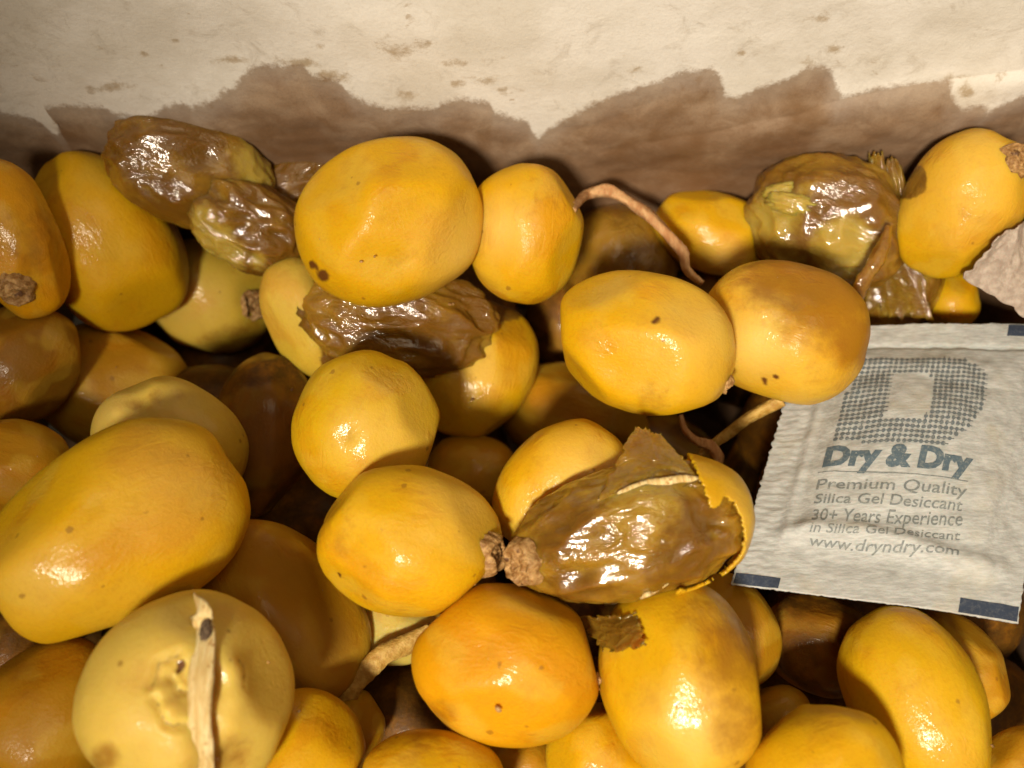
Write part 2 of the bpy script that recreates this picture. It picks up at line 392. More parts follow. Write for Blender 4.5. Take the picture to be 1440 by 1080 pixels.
d(845,1068,84,78,50,-1.1,YEL,"shaded yellow date at the bottom edge between two bigger ones", seed=101)
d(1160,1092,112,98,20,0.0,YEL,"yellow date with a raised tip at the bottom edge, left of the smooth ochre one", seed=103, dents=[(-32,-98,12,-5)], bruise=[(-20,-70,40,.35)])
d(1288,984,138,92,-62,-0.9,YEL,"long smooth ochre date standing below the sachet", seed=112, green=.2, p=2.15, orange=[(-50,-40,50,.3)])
d(1336,938,84,72,-50,-1.6,AMB_SHADE,"shade-tinted amber date hiding behind the long smooth one below the sachet's blue corner", seed=109)
d(1034,888,82,60,-66,-1.6,AMB_SHADE,"shade-tinted amber date between the big browned one and the sachet", seed=113)
d(1150,905,88,68,-20,-2.5,DRK,"date coloured dark for shade, deep in the gap under the sachet", seed=127, bruise=[(0,0,90,.7)])
d(1092,1010,52,44,20,-2.0,AMB_SHADE,"sliver of a shade-tinted amber date right of the big browned one near the bottom", seed=131)
d(1165,312,118,94,-24,-0.9,LIM,"large glassy olive-brown date with pale pulp showing through, near the wall", name='ripe_date', seed=149, lvl=6, c=.8, nashift=-.2,
  ripe=1, mush=.07, hi=.012, olive=[(-75,-12,40,1.0),(22,36,40,1.3),(-62,40,34,.6),(-30,-45,20,.5)], dents=[(-15,-8,24,8),(-34,0,14,-8),(-60,-25,14,6),(-75,10,14,-5),(50,10,26,8),(-20,60,26,8),(0,-60,30,-4)])
d(998,326,80,56,-20,-1.3,YEL,"small yellow date against the stained wall below the orange twig's bend", seed=137, pale=[(20,40,24,.7)], orange=[(10,-44,24,.8)])
d(868,372,84,82,60,-1.2,DRK,"translucent brown date with peeling skin, under the bend of the orange twig", seed=139, name='ripe_date',
  ripe=1, mush=.03, hi=.004, olive=[(0,-20,60,.28)])
d(1262,408,72,56,60,-1.5,DRK,"glassy olive date just above the sachet's top edge", name='ripe_date', seed=151, ripe=1, mush=.02, hi=.003, olive=[(-10,0,40,.55),(20,-20,30,.6)])
d(1336,424,42,40,10,-1.9,YEL,"small patch of a yellow date above the sachet's top edge in the right corner", seed=157)
d(268,240,118,78,-16,-1.1,DRK,"dull brown shrivelled date against the stained wall, top left", name='ripe_date', seed=163, c=.6, nashift=-.25,
  ripe=1, mush=.06, hi=.010, lvl=6, olive=[(98,-18,38,1.1),(60,-30,20,.5),(-70,30,40,.3)], dents=[(20,-20,30,8),(-40,0,26,6),(50,30,26,7),(-10,40,24,-5)])
d(418,262,66,40,35,-1.7,DRK,"dark brown scrap of date between the shrivelled one and the largest upper one", name='ripe_date', seed=169, ripe=1, mush=.10, hi=.012, c=.5, nashift=-.4)
d(30,512,92,76,60,-1.9,(0.24, 0.11, 0.006),"shade-tinted orange-brown date at the left edge under the scarred one", seed=173, bruise=[(0,0,90,.5)])  # skin colour darkened to hold the shade at the left
d(168,548,114,90,-20,-1.9,AMB_SHADE,"shade-tinted amber date in the left hollow below the long golden one", seed=179, bruise=[(0,-20,80,.35)])
d(20,658,78,70,-20,-1.4,AMB_SHADE,"shade-tinted amber date at the left edge just above the longest date", seed=181)
d(372,610,112,70,80,-3.0,DRK,"date coloured near-black for shade, deep in the hollow left of the round greenish one", seed=191, bruise=[(0,0,100,.8)])
d(812,588,104,74,-14,-1.9,AMB_SHADE,"shade-tinted olive-amber date under the plump nicked one", seed=193, green=.3, bruise=[(-40,-40,20,.4)])
d(664,662,62,50,-10,-2.0,AMB_SHADE,"small shade-tinted date in the gap between the half-brown one and the capped one", seed=197)
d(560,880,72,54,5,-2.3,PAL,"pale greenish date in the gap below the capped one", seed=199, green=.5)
d(492,1020,50,46,30,-2.4,AMB_SHADE,"small shade-tinted amber date below the broad yellow stalk", seed=211)
d(735,1075,56,46,0,-1.9,AMB_SHADE,"small shade-tinted amber date at the bottom edge under the deep orange one", seed=223)
d(30,905,70,62,0,-2.0,DRK,"date coloured dark for shade, in the gap below the longest date at the left edge", seed=227, bruise=[(0,0,90,.6)])
d(1440,1075,60,52,30,-1.6,AMB_SHADE,"shade-tinted amber sliver of a date in the bottom right corner", seed=229)
d(930,640,90,60,-30,-3.2,DRK,"date coloured dark for shade, deep in the hollow under the curled twig", seed=233, bruise=[(0,0,90,.6)])
d(1070,690,95,62,70,-3.0,DRK,"date coloured dark for shade, deep in the hollow left of the sachet", seed=239, bruise=[(0,0,90,.4)])
d(800,450,70,60,70,-2.8,DRK,"date coloured dark for shade, deep in the hollow left of the plump nicked one", seed=241, bruise=[(0,0,90,.6)])

# ---- settle the heap: slide each date down its line of sight until it only touches the ones above it
def rays_in(x):
    q = []
    for r_ in (.35, .7, .86, .97):
        for k_ in range(24):
            a = k_*math.pi/12 + r_
            lx, ly = x.a*r_*math.cos(a), x.b*r_*math.sin(a)
            q.append(ray(x.cx + lx*math.cos(x.ang) - ly*math.sin(x.ang), x.cy - lx*math.sin(x.ang) - ly*math.cos(x.ang))[:])
    return np.array(q)
def tfront(x, rr_):
    ax = np.array(x.ax); o = ((np.array(CAMP)-np.array(x.loc)) @ x.Rn)/ax; dd = (rr_ @ x.Rn)/ax
    A = (dd*dd).sum(1); B = 2*(dd@o); Cc = o@o-1; q = B*B-4*A*Cc
    t = np.full(len(rr_), np.inf); m = q > 0
    t[m] = (-B[m]-np.sqrt(q[m]))/(2*A[m]); return t
placed = []
for x in Dates:
    for it in range(60):
        x.setup(); P = x.pts(); bad = 0.0
        for y in placed:
            if (y.loc - x.loc).length > max(y.ax) + max(x.ax): continue
            tol = .45 if (x.k.get('ripe') or y.k.get('ripe')) else 1.0
            m1 = y.inside(P).max()*tol; m2 = x.inside(y.P).max()*tol
            bad = max(bad, m1, m2)
        over = 0
        if bad < 0.13:
            rr_ = rays_in(x)
            tx = tfront(x, rr_)
            for y in placed:
                ty = tfront(y, rr_); both = np.isfinite(tx) & np.isfinite(ty)
                if both.sum() and (tx[both] < ty[both]-.0005).mean() > .06: over = 1; break
        if bad < 0.13 and not over: break
        x.t += .0010
    # keep clear of the far wall
    for it in range(40):
        x.setup(); P = x.pts()
        if P[:, 1].max() < WALL_Y + .0015: break
        x.t -= .0006
    x.P = P; placed.append(x)
    if not x.k.get('quiet'): print("DATE %4d %4d z=%.1f r=%.1f,%.1f pen=%.2f" % (x.cx, x.cy, x.loc.z*100, x.ax[0]*100, x.ax[1]*100, bad))

def seg_dist(X, Y, a, b):
    a = np.array(a, float); b = np.array(b, float); ab = b-a
    t = np.clip(((X-a[0])*ab[0] + (Y-a[1])*ab[1]) / (ab@ab), 0, 1)
    return np.hypot(X-a[0]-t*ab[0], Y-a[1]-t*ab[1])

def date_shape(x, scale=1.0, lvl=None):
    k = x.k; lvl = lvl or k.get('lvl', 5 if max(x.a, x.b) > 60 else 4)
    V, Fc = ico(lvl); V = V.copy()
    p = k.get('p', 2.2); sd = k.get('seed', 1)
    r = 1.0 / (np.abs(V)**p).sum(1)**(1/p)
    r /= r[np.argmax(np.abs(V[:, 0]))]
    r = np.minimum(r, 1.06)
    if k.get('ripe'): lf = .05
    else: lf = .045
    r = r * (1 + lf*vnoise(V, 1.1, sd) + .022*vnoise(V, 2.1, sd+5) + .008*vnoise(V, 4.6, sd+8))
    rg = random.Random(sd*7+1)
    if not k.get('ripe'):
        for q in range(9):
            n_ = Vector((rg.gauss(0, 1), rg.gauss(0, 1), rg.gauss(0, 1))).normalized(); h = rg.uniform(.885, .96)
            dt = V @ np.array(n_)
            lim = np.where(dt > .3, h/np.maximum(dt, .3), 9.)
            e = (r-lim)/.022                      # smooth minimum: soft flats where dates pressed each other
            r = r - .022*np.where(e > 20, e, np.log1p(np.exp(np.minimum(e, 20))))
        r = r*(1+.03)
    if k.get('mush'):
        m = k['mush']
        f = vnoise(V*np.array([.7, 1, 1]), 1.9, sd+9); f2 = vnoise(V*np.array([.8, 1, 1]), 4.2, sd+2)
        r = r * (1 + m*(1-2.4*np.abs(f)) + m*.45*(1-2.6*np.abs(f2)) - m*.6)
    if k.get('hi'):
        f3 = vnoise(V, 9.0, sd+4); f4 = vnoise(V, 17.0, sd+6)
        r = r * (1 + k['hi']*(f3*.8 + .5*f4*np.abs(f3)*2))
    tp = k.get('taper', .04 if sd % 2 else -.05)
    W = V * r[:, None]
    W[:, 1:] *= (1 + tp*W[:, :1])
    L = W * np.array(x.ax) * scale
    Q = L @ x.Rn.T
    u = np.array(x.uv); v = np.array(x.vv); ww = np.array(x.wv)
    X = Q@u / x.sc; Y = -(Q@v) / x.sc; Z = Q@ww
    front = np.clip(Z/(x.ax[2]*.25) + .6, 0, 1)
    Nn = V/np.array(x.ax); Nn /= np.linalg.norm(Nn, axis=1)[:, None]
    disp = np.zeros(len(V))
    for dx, dy, rr, dep in k.get('dents', []):
        g = np.exp(-(((X-dx)**2 + (Y-dy)**2) / (rr*rr)))
        disp -= g*dep*front
    if k.get('grooves'):
        XJ = X + 6*vnoise(V, 5, 3) + 1.5*vnoise(V, 14, 4); YJ = Y + 6*vnoise(V, 5, 13) + 1.5*vnoise(V, 14, 14)
        x.XJ, x.YJ = XJ, YJ
    for (a, b, c, wd, dep) in k.get('grooves', []):
        dd = np.minimum(seg_dist(XJ, YJ, a, b), seg_dist(XJ, YJ, b, c))
        disp -= np.exp(-(dd/wd)**2)*dep*front
        disp += np.exp(-((dd-wd*2.2)/(wd*1.3))**2)*dep*.25*front
    # sunken ends
    for e in (1, -1):
        ed = np.arccos(np.clip(V[:, 0]*e, -1, 1))
        disp -= np.exp(-(ed/.16)**2)*2.5
    L = L + Nn*(disp*x.sc)[:, None]
    return V, Fc, L, X, Y, Z, front

def fields(x, X, Y, front, V):
    k = x.k
    def acc(name, soft=.5):
        o = np.zeros(len(X))
        for dx, dy, rr, val in k.get(name, []):
            dd = np.hypot(X-dx, Y-dy)
            o = np.maximum(o, val*np.clip((rr*(1+soft)-dd)/(rr*2*soft), 0, 1)*front)
        return o
    ripe = np.full(len(X), float(k.get('ripe', 0)))
    for dx, dy, rr, val in k.get('ripes', []):
        ripe = np.maximum(ripe, np.clip(.5+(rr-np.hypot(X-dx, Y-dy))/rr*1.6, 0, 1)*val*front)
    for dx, dy, nx, ny in k.get('ripeh', []):
        dd = (X-dx)*nx + (Y-dy)*ny
        ripe = np.maximum(ripe, np.clip(.5+dd/26, 0, 1))
    pit = np.zeros(len(X))
    for (a, b, c, wd, dep) in k.get('grooves', []):
        dd = np.minimum(seg_dist(x.XJ, x.YJ, a, b), seg_dist(x.XJ, x.YJ, b, c)); pit = np.maximum(pit, np.clip(.55-dd/wd*.5, 0, 1)*front)
    for q in k.get('pit', []):
        pit = np.maximum(pit, np.clip(1.25-np.hypot(X-q[0], Y-q[1])/q[2], 0, 1)*front)
    sd = k.get('seed', 1)
    na = .5 + k.get('nashift', 0) + .75*vnoise(V, 1.5, sd+21) + .25*vnoise(V, 4.0, sd+22); nb = .5 + .75*vnoise(V, 1.9, sd+31) + .25*vnoise(V, 5.0, sd+32)
    return dict(na=na, nb=nb, ripe=ripe, pale=acc('pale', .9), bruise=np.maximum(acc('bruise', .6), acc('orange', .9)*.55), olive=acc('olive', .6), pit=pit)

def build_calyx(x, parent, dx, dy, rp, L, V):
    n = x.ldir(dx, dy)
    pos = Vector(L[int(np.argmax(V @ np.array(n)))])
    nn = Vector((n.x/x.ax[0], n.y/x.ax[1], n.z/x.ax[2])).normalized()
    T = nn.to_track_quat('Z', 'Y').to_matrix()
    R0 = rp*x.sc; sd = x.k.get('seed', 1)
    CV, Fc = [], []
    nr, ns = 16, 56
    for i in range(nr+1):
        q = i/nr
        for j in range(ns):
            a = 2*math.pi*j/ns
            dirv = Vector((math.cos(a), math.sin(a), 0))
            wob = 1 + .13*noise.noise(Vector((math.cos(a)*1.8+sd, math.sin(a)*1.8, q)))*2 + .05*noise.noise(Vector((math.cos(a)*6, math.sin(a)*6, sd)))*2
            rr = R0*q*wob
            ring = math.exp(-((q-.74)/.16)**2)*.36 - math.exp(-(q/.32)**2)*.05 + math.exp(-((q-.30)/.13)**2)*.16
            h = R0*(.09 + ring*.65 +   .10*noise.noise(Vector((dirv.x*q*4+sd, dirv.y*q*4, 1.3))) + .05*noise.noise(Vector((dirv.x*q*12, dirv.y*q*12, sd))) + .09*math.sin(a*3+sd)*math.exp(-((q-.7)/.2)**2) - .07*max(0, math.cos(a*3+sd+1.2))**6*math.exp(-((q-.55)/.3)**2))
            if q > .90: h -= R0*(q-.90)*3.6
            sink = -(rr*rr)/(2*min(x.ax[1], x.ax[2]))*.9
            CV.append(pos + T @ Vector((dirv.x*rr, dirv.y*rr, h + sink + R0*.03)))
    for i in range(nr):
        for j in range(ns):
            Fc.append((i*ns+j, i*ns+(j+1) % ns, (i+1)*ns+(j+1) % ns, (i+1)*ns+j))
    o = mesh_obj('calyx', CV, Fc, M_CALYX, parent)
    return o

def point_in_poly(X, Y, poly):
    ins = np.zeros(len(X), bool); n = len(poly); j = n-1
    for i in range(n):
        xi, yi = poly[i]; xj, yj = poly[j]
        c = ((yi > Y) != (yj > Y)) & (X < (xj-xi)*(Y-yi)/((yj-yi)+1e-9)+xi)
        ins ^= c; j = i
    return ins

def skin_shell(x, parent, poly, off, attrs_over, rag=5.0, name='peeled_skin', lift=None, thick=.0005):
    V, Fc, L, X, Y, Z, front = date_shape(dc_smooth(x), 1.0, 7)
    nz1 = vnoise(V, 9, 3)*rag + vnoise(V, 26, 4)*rag*.6; nz2 = vnoise(V, 9, 13)*rag + vnoise(V, 26, 14)*rag*.6
    keep = point_in_poly(X+nz1, Y+nz2, poly) & (Z > -x.ax[2]*.25)
    Nn = V/np.array(x.ax); Nn /= np.linalg.norm(Nn, axis=1)[:, None]
    Lf = L + Nn*off
    if lift is not None: Lf = Lf + Nn*lift(X, Y)[:, None]
    idx = -np.ones(len(V), int); used = []
    fo = []
    for f in Fc:
        if keep[f[0]] and keep[f[1]] and keep[f[2]]: fo.append(f)
    for f in fo:
        for q in f:
            if idx[q] < 0: idx[q] = len(used); used.append(q)
    fo = [tuple(int(idx[q]) for q in f) for f in fo]
    us = np.array(used)
    at = {kk: np.full(len(us), vv, float) if np.isscalar(vv) else vv[us] for kk, vv in attrs_over(X, Y).items()}
    o = mesh_obj(name, Lf[us], fo, M_DATE, parent, attrs=at)
    o.color = (*x.col, 1)
    md = o.modifiers.new('thickness', 'SOLIDIFY'); md.thickness = thick; md.offset = -1
    return o
class dc_smooth:
    """same date without wrinkles, for skin that lies over it"""
    def __init__(s, x):
        s.__dict__.update(x.__dict__); s.k = dict(x.k); s.k['mush'] = 0; s.k['hi'] = 0; s.k['ripe'] = 0

for x in Dates:
    V, Fc, L, X, Y, Z, front = date_shape(x)
    at = fields(x, X, Y, front, V)
    nm = x.k.get('name', 'date')
    parts = x.k.get('calyx') or x.k.get('burst')
    if parts:
        root = bpy.data.objects.new(nm, None); COL.objects.link(root); root.matrix_world = x.M; root.empty_display_size = .01
        o = mesh_obj('flesh', L, Fc, M_DATE, root, attrs=at)
    else:
        root = o = mesh_obj(nm, L, Fc, M_DATE, None, x.M, at)
    tag(root, x.label, 'date', G)
    c = list(x.col)
    gr = x.k.get('green', 0)
    c = [c[0]*(1-.22*gr), c[1]*(1+.02*gr), c[2]*(1+1.2*gr)]
    o.color = (*c, 1)
    if x.k.get('calyx'): build_calyx(x, root, *x.k['calyx'], L, V)
    for q in x.k.get('tipc', []):
        if parts is None or not parts:
            cal = build_calyx(x, o, *q, L, V)
    x.obj = root; x.body = o
def find(cx, cy): return [x for x in Dates if x.cx == cx and x.cy == cy][0]
def surf_t(px, py, only=None, skip=()):
    """distance along the sight line to the nearest date"""
    r = ray(px, py); best = None
    for x in (only or Dates):
        if x in skip: continue
        R3 = x.R.transposed(); o = R3 @ (CAMP - x.loc); dd = R3 @ r
        o = Vector((o.x/x.ax[0], o.y/x.ax[1], o.z/x.ax[2])); dd = Vector((dd.x/x.ax[0], dd.y/x.ax[1], dd.z/x.ax[2]))
        A = dd.dot(dd); B = 2*o.dot(dd); Cc = o.dot(o)-1; q = B*B-4*A*Cc
        if q > 0:
            t = (-B-math.sqrt(q))/(2*A)
            if best is None or t < best: best = t
    return best
def on_dates(px, py, lift=0.0, zmin=-3.0, only=None):
    t = surf_t(px, py, only); r = ray(px, py); tz = (zmin*CM - CAMP.z)/r.z
    t = tz if t is None else min(t, tz)
    return CAMP + r*(t - lift)

# ------------------------------------------------------------------ burst date details
bd = find(884, 748); ox, oy = 884, 748
def rel(pts): return [(x-ox, y-oy) for x, y in pts]
rt = bd.obj
skin_shell(bd, rt, rel([(966,640),(1020,650),(1062,690),(1080,740),(1060,800),(1010,845),(990,850),(950,835),(945,822),(975,815),(1008,804),(1020,785),(1033,765),(1036,738),(1027,712),(1012,700),(1000,714),(992,716),(984,692),(976,674)]),
           .0009, lambda X, Y: dict(ripe=0.0, pale=np.clip((X-120)/60, 0, 1)*.5, bruise=.15, olive=0.0, pit=0.0, na=.5, nb=.6), rag=4.5)
def film(name, outline, depth_of, attrs, parent, inv_m, fold=.05, res=46, seed=1, thick=.0004):
    """thin torn skin: quad outline [(px, py, lift cm)] stood off a date's own depth"""
    A = []
    for px, py, lf in outline:
        r_ = ray(px, py); t = surf_t(px, py, depth_of if isinstance(depth_of, list) else [depth_of])
        if t is None: t = depth_of.t if not isinstance(depth_of, list) else depth_of[0].t
        A.append(CAMP + r_*(t - lf*CM))
    V = []
    for j in range(res+1):
        for i in range(res+1):
            u, v = i/res, j/res
            e = min(u, 1-u, v, 1-v); q = math.exp(-e*16)*.10
            uu = u + q*noise.noise(Vector((v*9, u*9, seed))); vv = v + q*noise.noise(Vector((u*9, v*9, seed+9)))
            p = (A[0]*(1-uu)+A[1]*uu)*(1-vv)+(A[3]*(1-uu)+A[2]*uu)*vv
            f = 1-2.2*abs(noise.noise(Vector((u*1.8+seed, v*1.4, seed)))) + .5*(1-2.2*abs(noise.noise(Vector((u*4.5, v*3.5+seed, 3))))) + math.sin(u*3.14)*math.sin(v*3.14)*1.5
            V.append(inv_m @ (p - CF*f*fold*CM))
    Fc = [(j*(res+1)+i, j*(res+1)+i+1, (j+1)*(res+1)+i+1, (j+1)*(res+1)+i) for j in range(res) for i in range(res)]
    o = mesh_obj(name, V, Fc, M_DATE, parent, attrs={kk: np.full(len(V), float(vv)) for kk, vv in attrs.items()})
    o.color = (*DRK, 1)
    m_ = o.modifiers.new('thickness', 'SOLIDIFY'); m_.thickness = thick; m_.offset = -1
    return o
film('peeled_skin', [(842,700,.10),(990,680,.10),(930,612,.05),(893,598,.05)], bd, dict(na=.55, nb=.6, ripe=1, olive=.15, pale=0, bruise=0, pit=0), rt, bd.M.inverted(), fold=.06, seed=2)
def bd_tube(name, pts, rad, mat, lift=.0008, flat=1.0):
    P = []
    inv = bd.M.inverted()
    for p in pts: P.append(inv @ on_dates(p[0], p[1], lift, only=[bd]))
    V, Fc = tube(P, [r*bd.sc for r in rad], 8, .22, flat, 3, (0, 0, 1))
    return mesh_obj(name, V, Fc, mat, rt)
bd_tube('torn_edge', [(868,694),(888,686),(913,680),(940,676),(965,673),(1000,675)], [1.5,4,5.5,6,5.5,2], M_CREAM, .0012, .5)
bd_tube('torn_edge', [(850,850),(875,846),(900,840),(922,830),(940,819)], [1.5,3,3.5,3.5,2], M_CREAM, .0005, .6)

# ------------------------------------------------------------------ loose pulp, skin and stalks
def loose_film(name, outline, over, label, attrs, fold, seed):
    c = CAMP + ray(outline[0][0], outline[0][1])*over[0].t
    o = film(name, outline, over, dict(na=.5, nb=.55, ripe=1, olive=.15, pale=0, bruise=0, pit=0, **{}) | attrs, None, Matrix.Translation(-c), fold, 60, seed)
    o.location = c; tag(o, label, 'date skin', 'scraps of date pulp and skin'); return o
def lump(name, cx, cy, a, b, ang, seed, lift, label, olive=0.0, ripe=1.0, mush=.12, flat=.45, hi=.05, lvl=4, z=-3.0):
    """a scrap of wet pulp resting on the dates under it"""
    x = D(cx, cy, a, b, ang, 0, DRK, label, seed=seed, ripe=ripe, mush=mush, hi=hi, c=flat, lvl=lvl)
    p = on_dates(cx, cy, lift*CM, z); x.t = (p-CAMP).length; x.setup()
    V, Fc, L, X, Y, Z, front = date_shape(x)
    at = fields(x, X, Y, front, V); at['olive'] = np.full(len(X), olive)
    o = mesh_obj(name, L, Fc, M_DATE, None, x.M, at); o.color = (*DRK, 1)
    tag(o, label, 'date pulp', 'scraps of date pulp and skin'); return o
loose_film('date_skin', [(812,868,.06),(852,918,.08),(905,906,.10),(896,862,.12)], [find(958,955), find(712,932)],
    "frayed brown scrap of skin lying where the deep orange and browned dates meet", dict(na=.35), .07, 6)
lump('date_pulp', 385, 215, 58, 22, -14, 303, .05, "olive shred of pulp against the stained wall beside the shrivelled date", olive=.75, hi=.06)
lump('date_pulp', 1112, 286, 34, 14, -14, 305, .02, "crumbly tan seed scrap on the glassy olive-brown date", olive=1.4, hi=.12, mush=.25, flat=.7)
lump('date_pulp', 1098, 268, 26, 10, 10, 307, .02, "smaller crumbly tan scrap just above the other on the glassy date", olive=1.4, hi=.12, mush=.25, flat=.7)

def strand(name, pts, rad, mat, label, lift=.06, zmin=-3.0, flat=1.0, jit=.15, seed=1, z=None, cat='stalk', only=None, attrs=None):
    P = []
    for q in pts:
        if len(q) > 2: P.append(at_z(q[0], q[1], q[2]*CM))
        else: P.append(on_dates(q[0], q[1], lift*CM, zmin, only))
    k = (P[0]-CAMP).length*CF.dot((P[0]-CAMP).normalized())/F
    c = sum(P, Vector())/len(P)
    V, Fc = tube([p-c for p in P], [r*k for r in rad], 12, jit, flat, seed, tuple(-CF))
    o = mesh_obj(name, V, Fc, mat, None, Matrix.Translation(c), attrs={kk: np.full(len(V), vv) for kk, vv in (attrs or {}).items()})
    tag(o, label, cat); return o
strand('twig', [(806,296),(822,276),(848,267),(878,280),(908,300),(938,328),(958,352),(966,378),(988,398)], [4,7,10,8,8.5,8,9,6,4], M_STRAND,
       "bent orange-tan twig arching over the translucent brown date near the wall", lift=.10, zmin=-.9, jit=.3)
strand('twig', [(1100,562,-1.2),(1062,582,-1.5),(1030,606,-1.9),(1000,626,-2.1),(985,640,-2.2)], [10,8,8,7,4], M_YSTRAND,
       "straight yellowish twig in the hollow left of the sachet", jit=.2)
strand('twig', [(958,584,-2.0),(963,604,-2.0),(982,620,-1.95),(1000,628,-1.9),(1010,644,-1.95),(1004,662,-2.1)], [3,4,6,8,7,4], M_STRAND,
       "thin curled reddish tendril hooked round the straight twig's lower end", jit=.3)
strand('stalk', [(606,886,-1.7),(570,906,-1.7),(535,926,-1.7),(508,950,-1.75),(488,976,-1.9),(476,1000,-2.3)], [10,14,15,15,14,9], M_YSTRAND,
       "broad flat yellow stalk crossing the dark gap below the capped date", flat=.45, jit=.2)
sd_ = find(266, 978)
strand('dry_fibre', [(274,828),(279,850),(287,880),(286,915),(282,955),(281,1000),(284,1050),(286,1095)], [10,12,11,12,13,11,12,10], M_CREAM,
       "dry cream fibre lying straight across the split pale date", lift=.04, flat=.22, jit=.08, cat='fibre', only=[sd_])
kv, kf = ico(3)
kp = on_dates(289, 886, .17*CM, only=[sd_])
kr = vnoise(kv, 2.2, 4)*.3 + 1
ko_ = mesh_obj('dark_knot', kv*kr[:, None]*np.array([.0008, .0015, .0004]), kf, fibre_material("dark_knot_bark", (0.035, 0.018, 0.010), (0.22, 0.15, 0.09), 2500, (1, 1, 1), .8, .0004), None, Matrix.Translation(kp))
fb = [o for o in bpy.data.objects if o.name.startswith('dry_fibre')][0]
ko_.parent = fb; ko_.matrix_parent_inverse = fb.matrix_world.inverted() if False else Matrix.Translation(-fb.location)
SKIN = dict(na=.5, nb=.5, ripe=1.0, olive=.15, pale=0.0, bruise=0.0, pit=0.0)
def skin_rope(pts, rad, label, lift, seed, olive=.15):
    a = dict(SKIN); a['olive'] = olive
    o = strand('date_skin', pts, rad, M_DATE, label, lift=lift, zmin=-1.6, jit=.38, flat=.6, seed=seed, cat='date skin', attrs=a)
    o.color = (*DRK, 1); o['group'] = 'scraps of date pulp and skin'; return o
loose_film('date_skin', [(1216,436,.10),(1312,452,.10),(1266,232,.12),(1222,214,.12)], [find(1165,312), find(1352,291), find(1262,408)],
    "wide film of brown date skin draped between the glassy date and the scarred corner date", dict(na=.45, olive=.25), .07, 15)
skin_rope([(1250,318,-.2),(1243,345,-.15),(1230,372,-.3),(1214,398,-.5),(1206,424,-.9)], [4,8,9,10,8],
          "thin shiny fold of date skin below the glassy olive-brown date", .1, 5)

rc = random.Random(21); CV2, CF2 = [], []; cv_, cf_ = ico(1)
org = on_dates(700, 600)
for q in range(80):
    px, py = rc.uniform(0, 1440), rc.uniform(230, 1080)
    if px > 1000 and 440 < py < 880: continue
    rr = rc.choice([1.0, 1.3, 1.8, 2.6])*1.1e-4; p = on_dates(px, py, rr*.3, -3.5) - org
    st = np.array([rr*rc.uniform(.6, 2.2), rr*rc.uniform(.6, 1.6), rr*.6]); an = rc.uniform(0, 3.1)
    R2 = np.array([[math.cos(an), -math.sin(an), 0], [math.sin(an), math.cos(an), 0], [0, 0, 1]])
    vv = (cv_*(1+.35*np.array([rc.uniform(-1, 1) for _ in cv_]))[:, None]*st) @ R2.T + np.array(p)
    b0 = len(CV2); CV2.extend(map(tuple, vv)); CF2.extend([tuple(b0+k for k in f) for f in cf_])
cr_ = mesh_obj('crumbs', CV2, CF2, M_CALYX, None, Matrix.Translation(org))
tag(cr_, "tiny brown crumbs of husk and pulp sprinkled over the dates", 'crumbs', None, 'stuff')

# ------------------------------------------------------------------ the box
XR = at_wall(1436, 190).x; XL = -11.6*CM; ZF = -7.2*CM; ZT = 8.0*CM; YF = -15.5*CM
box = bpy.data.objects.new('box', None); COL.objects.link(box); box.location = (0, 0, ZF)
tag(box, "open box with white inner walls, the far one soaked brown along its lower half", 'box')
bnd = [(-60,150),(0,143),(20,147),(48,150),(60,158),(82,178),(84,170),(70,148),(60,137),(100,133),(150,133),(165,143),(190,145),(210,145),(225,140),(235,130),(262,127),(272,133),(300,122),(330,108),(352,84),(370,75),(400,77),(428,74),(440,87),(467,90),(480,95),(493,112),(523,124),(547,129),(580,127),(610,133),(623,123),(647,117),(663,118),(687,122),(693,133),(713,143),(740,150),(750,167),(757,175),(770,163),(793,148),(817,137),(827,129),(853,120),(893,107),(927,99),(950,90),(1000,83),(1010,93),(1018,117),(1033,123),(1053,117),(1067,107),(1093,102),(1113,93),(1133,79),(1160,79),(1168,88),(1173,107),(1180,121),(1218,111),(1262,106),(1300,99),(1330,98),(1334,117),(1346,129),(1373,124),(1384,133),(1401,124),(1429,113),(1470,100)]
bw = [at_wall(*p) for p in bnd]; bxs = [p.x for p in bw]
for i in range(1, len(bxs)): bxs[i] = max(bxs[i], bxs[i-1]+1e-5)
bz = [p.z for p in bw]
blots = [(560,46,26,12),(604,37,10,5),(690,92,16,6),(645,95,10,5),(707,104,8,4),(470,90,22,8),(452,46,14,5),(425,72,30,6),(250,42,8,4),(205,60,7,4),(229,78,7,4),(890,84,9,6),(1150,6,14,8),(1040,62,6,4),(1172,55,10,10),(1135,72,10,8),(572,112,12,6),(640,66,18,5),(165,105,24,7),(130,107,10,6),(330,72,30,6),(15,165,26,12),(1340,94,20,5),(1352,108,10,6),(1400,90,10,6)]
bl = [(at_wall(a, b), abs(at_wall(a+c, b).x-at_wall(a, b).x), abs(at_wall(a, b-d_).z-at_wall(a, b).z)) for a, b, c, d_ in blots]
nx, nz = 520, 260
xs = np.linspace(XL, XR, nx); zs = np.linspace(ZF, ZT, nz)
Xg, Zg = np.meshgrid(xs, zs); Xg = Xg.ravel(); Zg = Zg.ravel()
stain = (np.interp(Xg, bxs, bz) - Zg)*100
blot = np.zeros(len(Xg))
for p, rx, rz in bl:
    blot = np.maximum(blot, np.clip(.95-np.sqrt(((Xg-p.x)/rx)**2+((Zg-p.z)/rz)**2)*.45, 0, 1))
P3 = np.stack([Xg*100, Zg*100, np.zeros(len(Xg))], 1)
dy = vnoise(P3*np.array([.25, .5, 1]), 1, 1)*.16 + vnoise(P3, .9, 2)*.05*np.clip(stain+.6, 0, 1) + vnoise(P3*np.array([1, 1.7, 1]), 1.6, 3)*.03*np.clip(stain+.3, 0, 1)
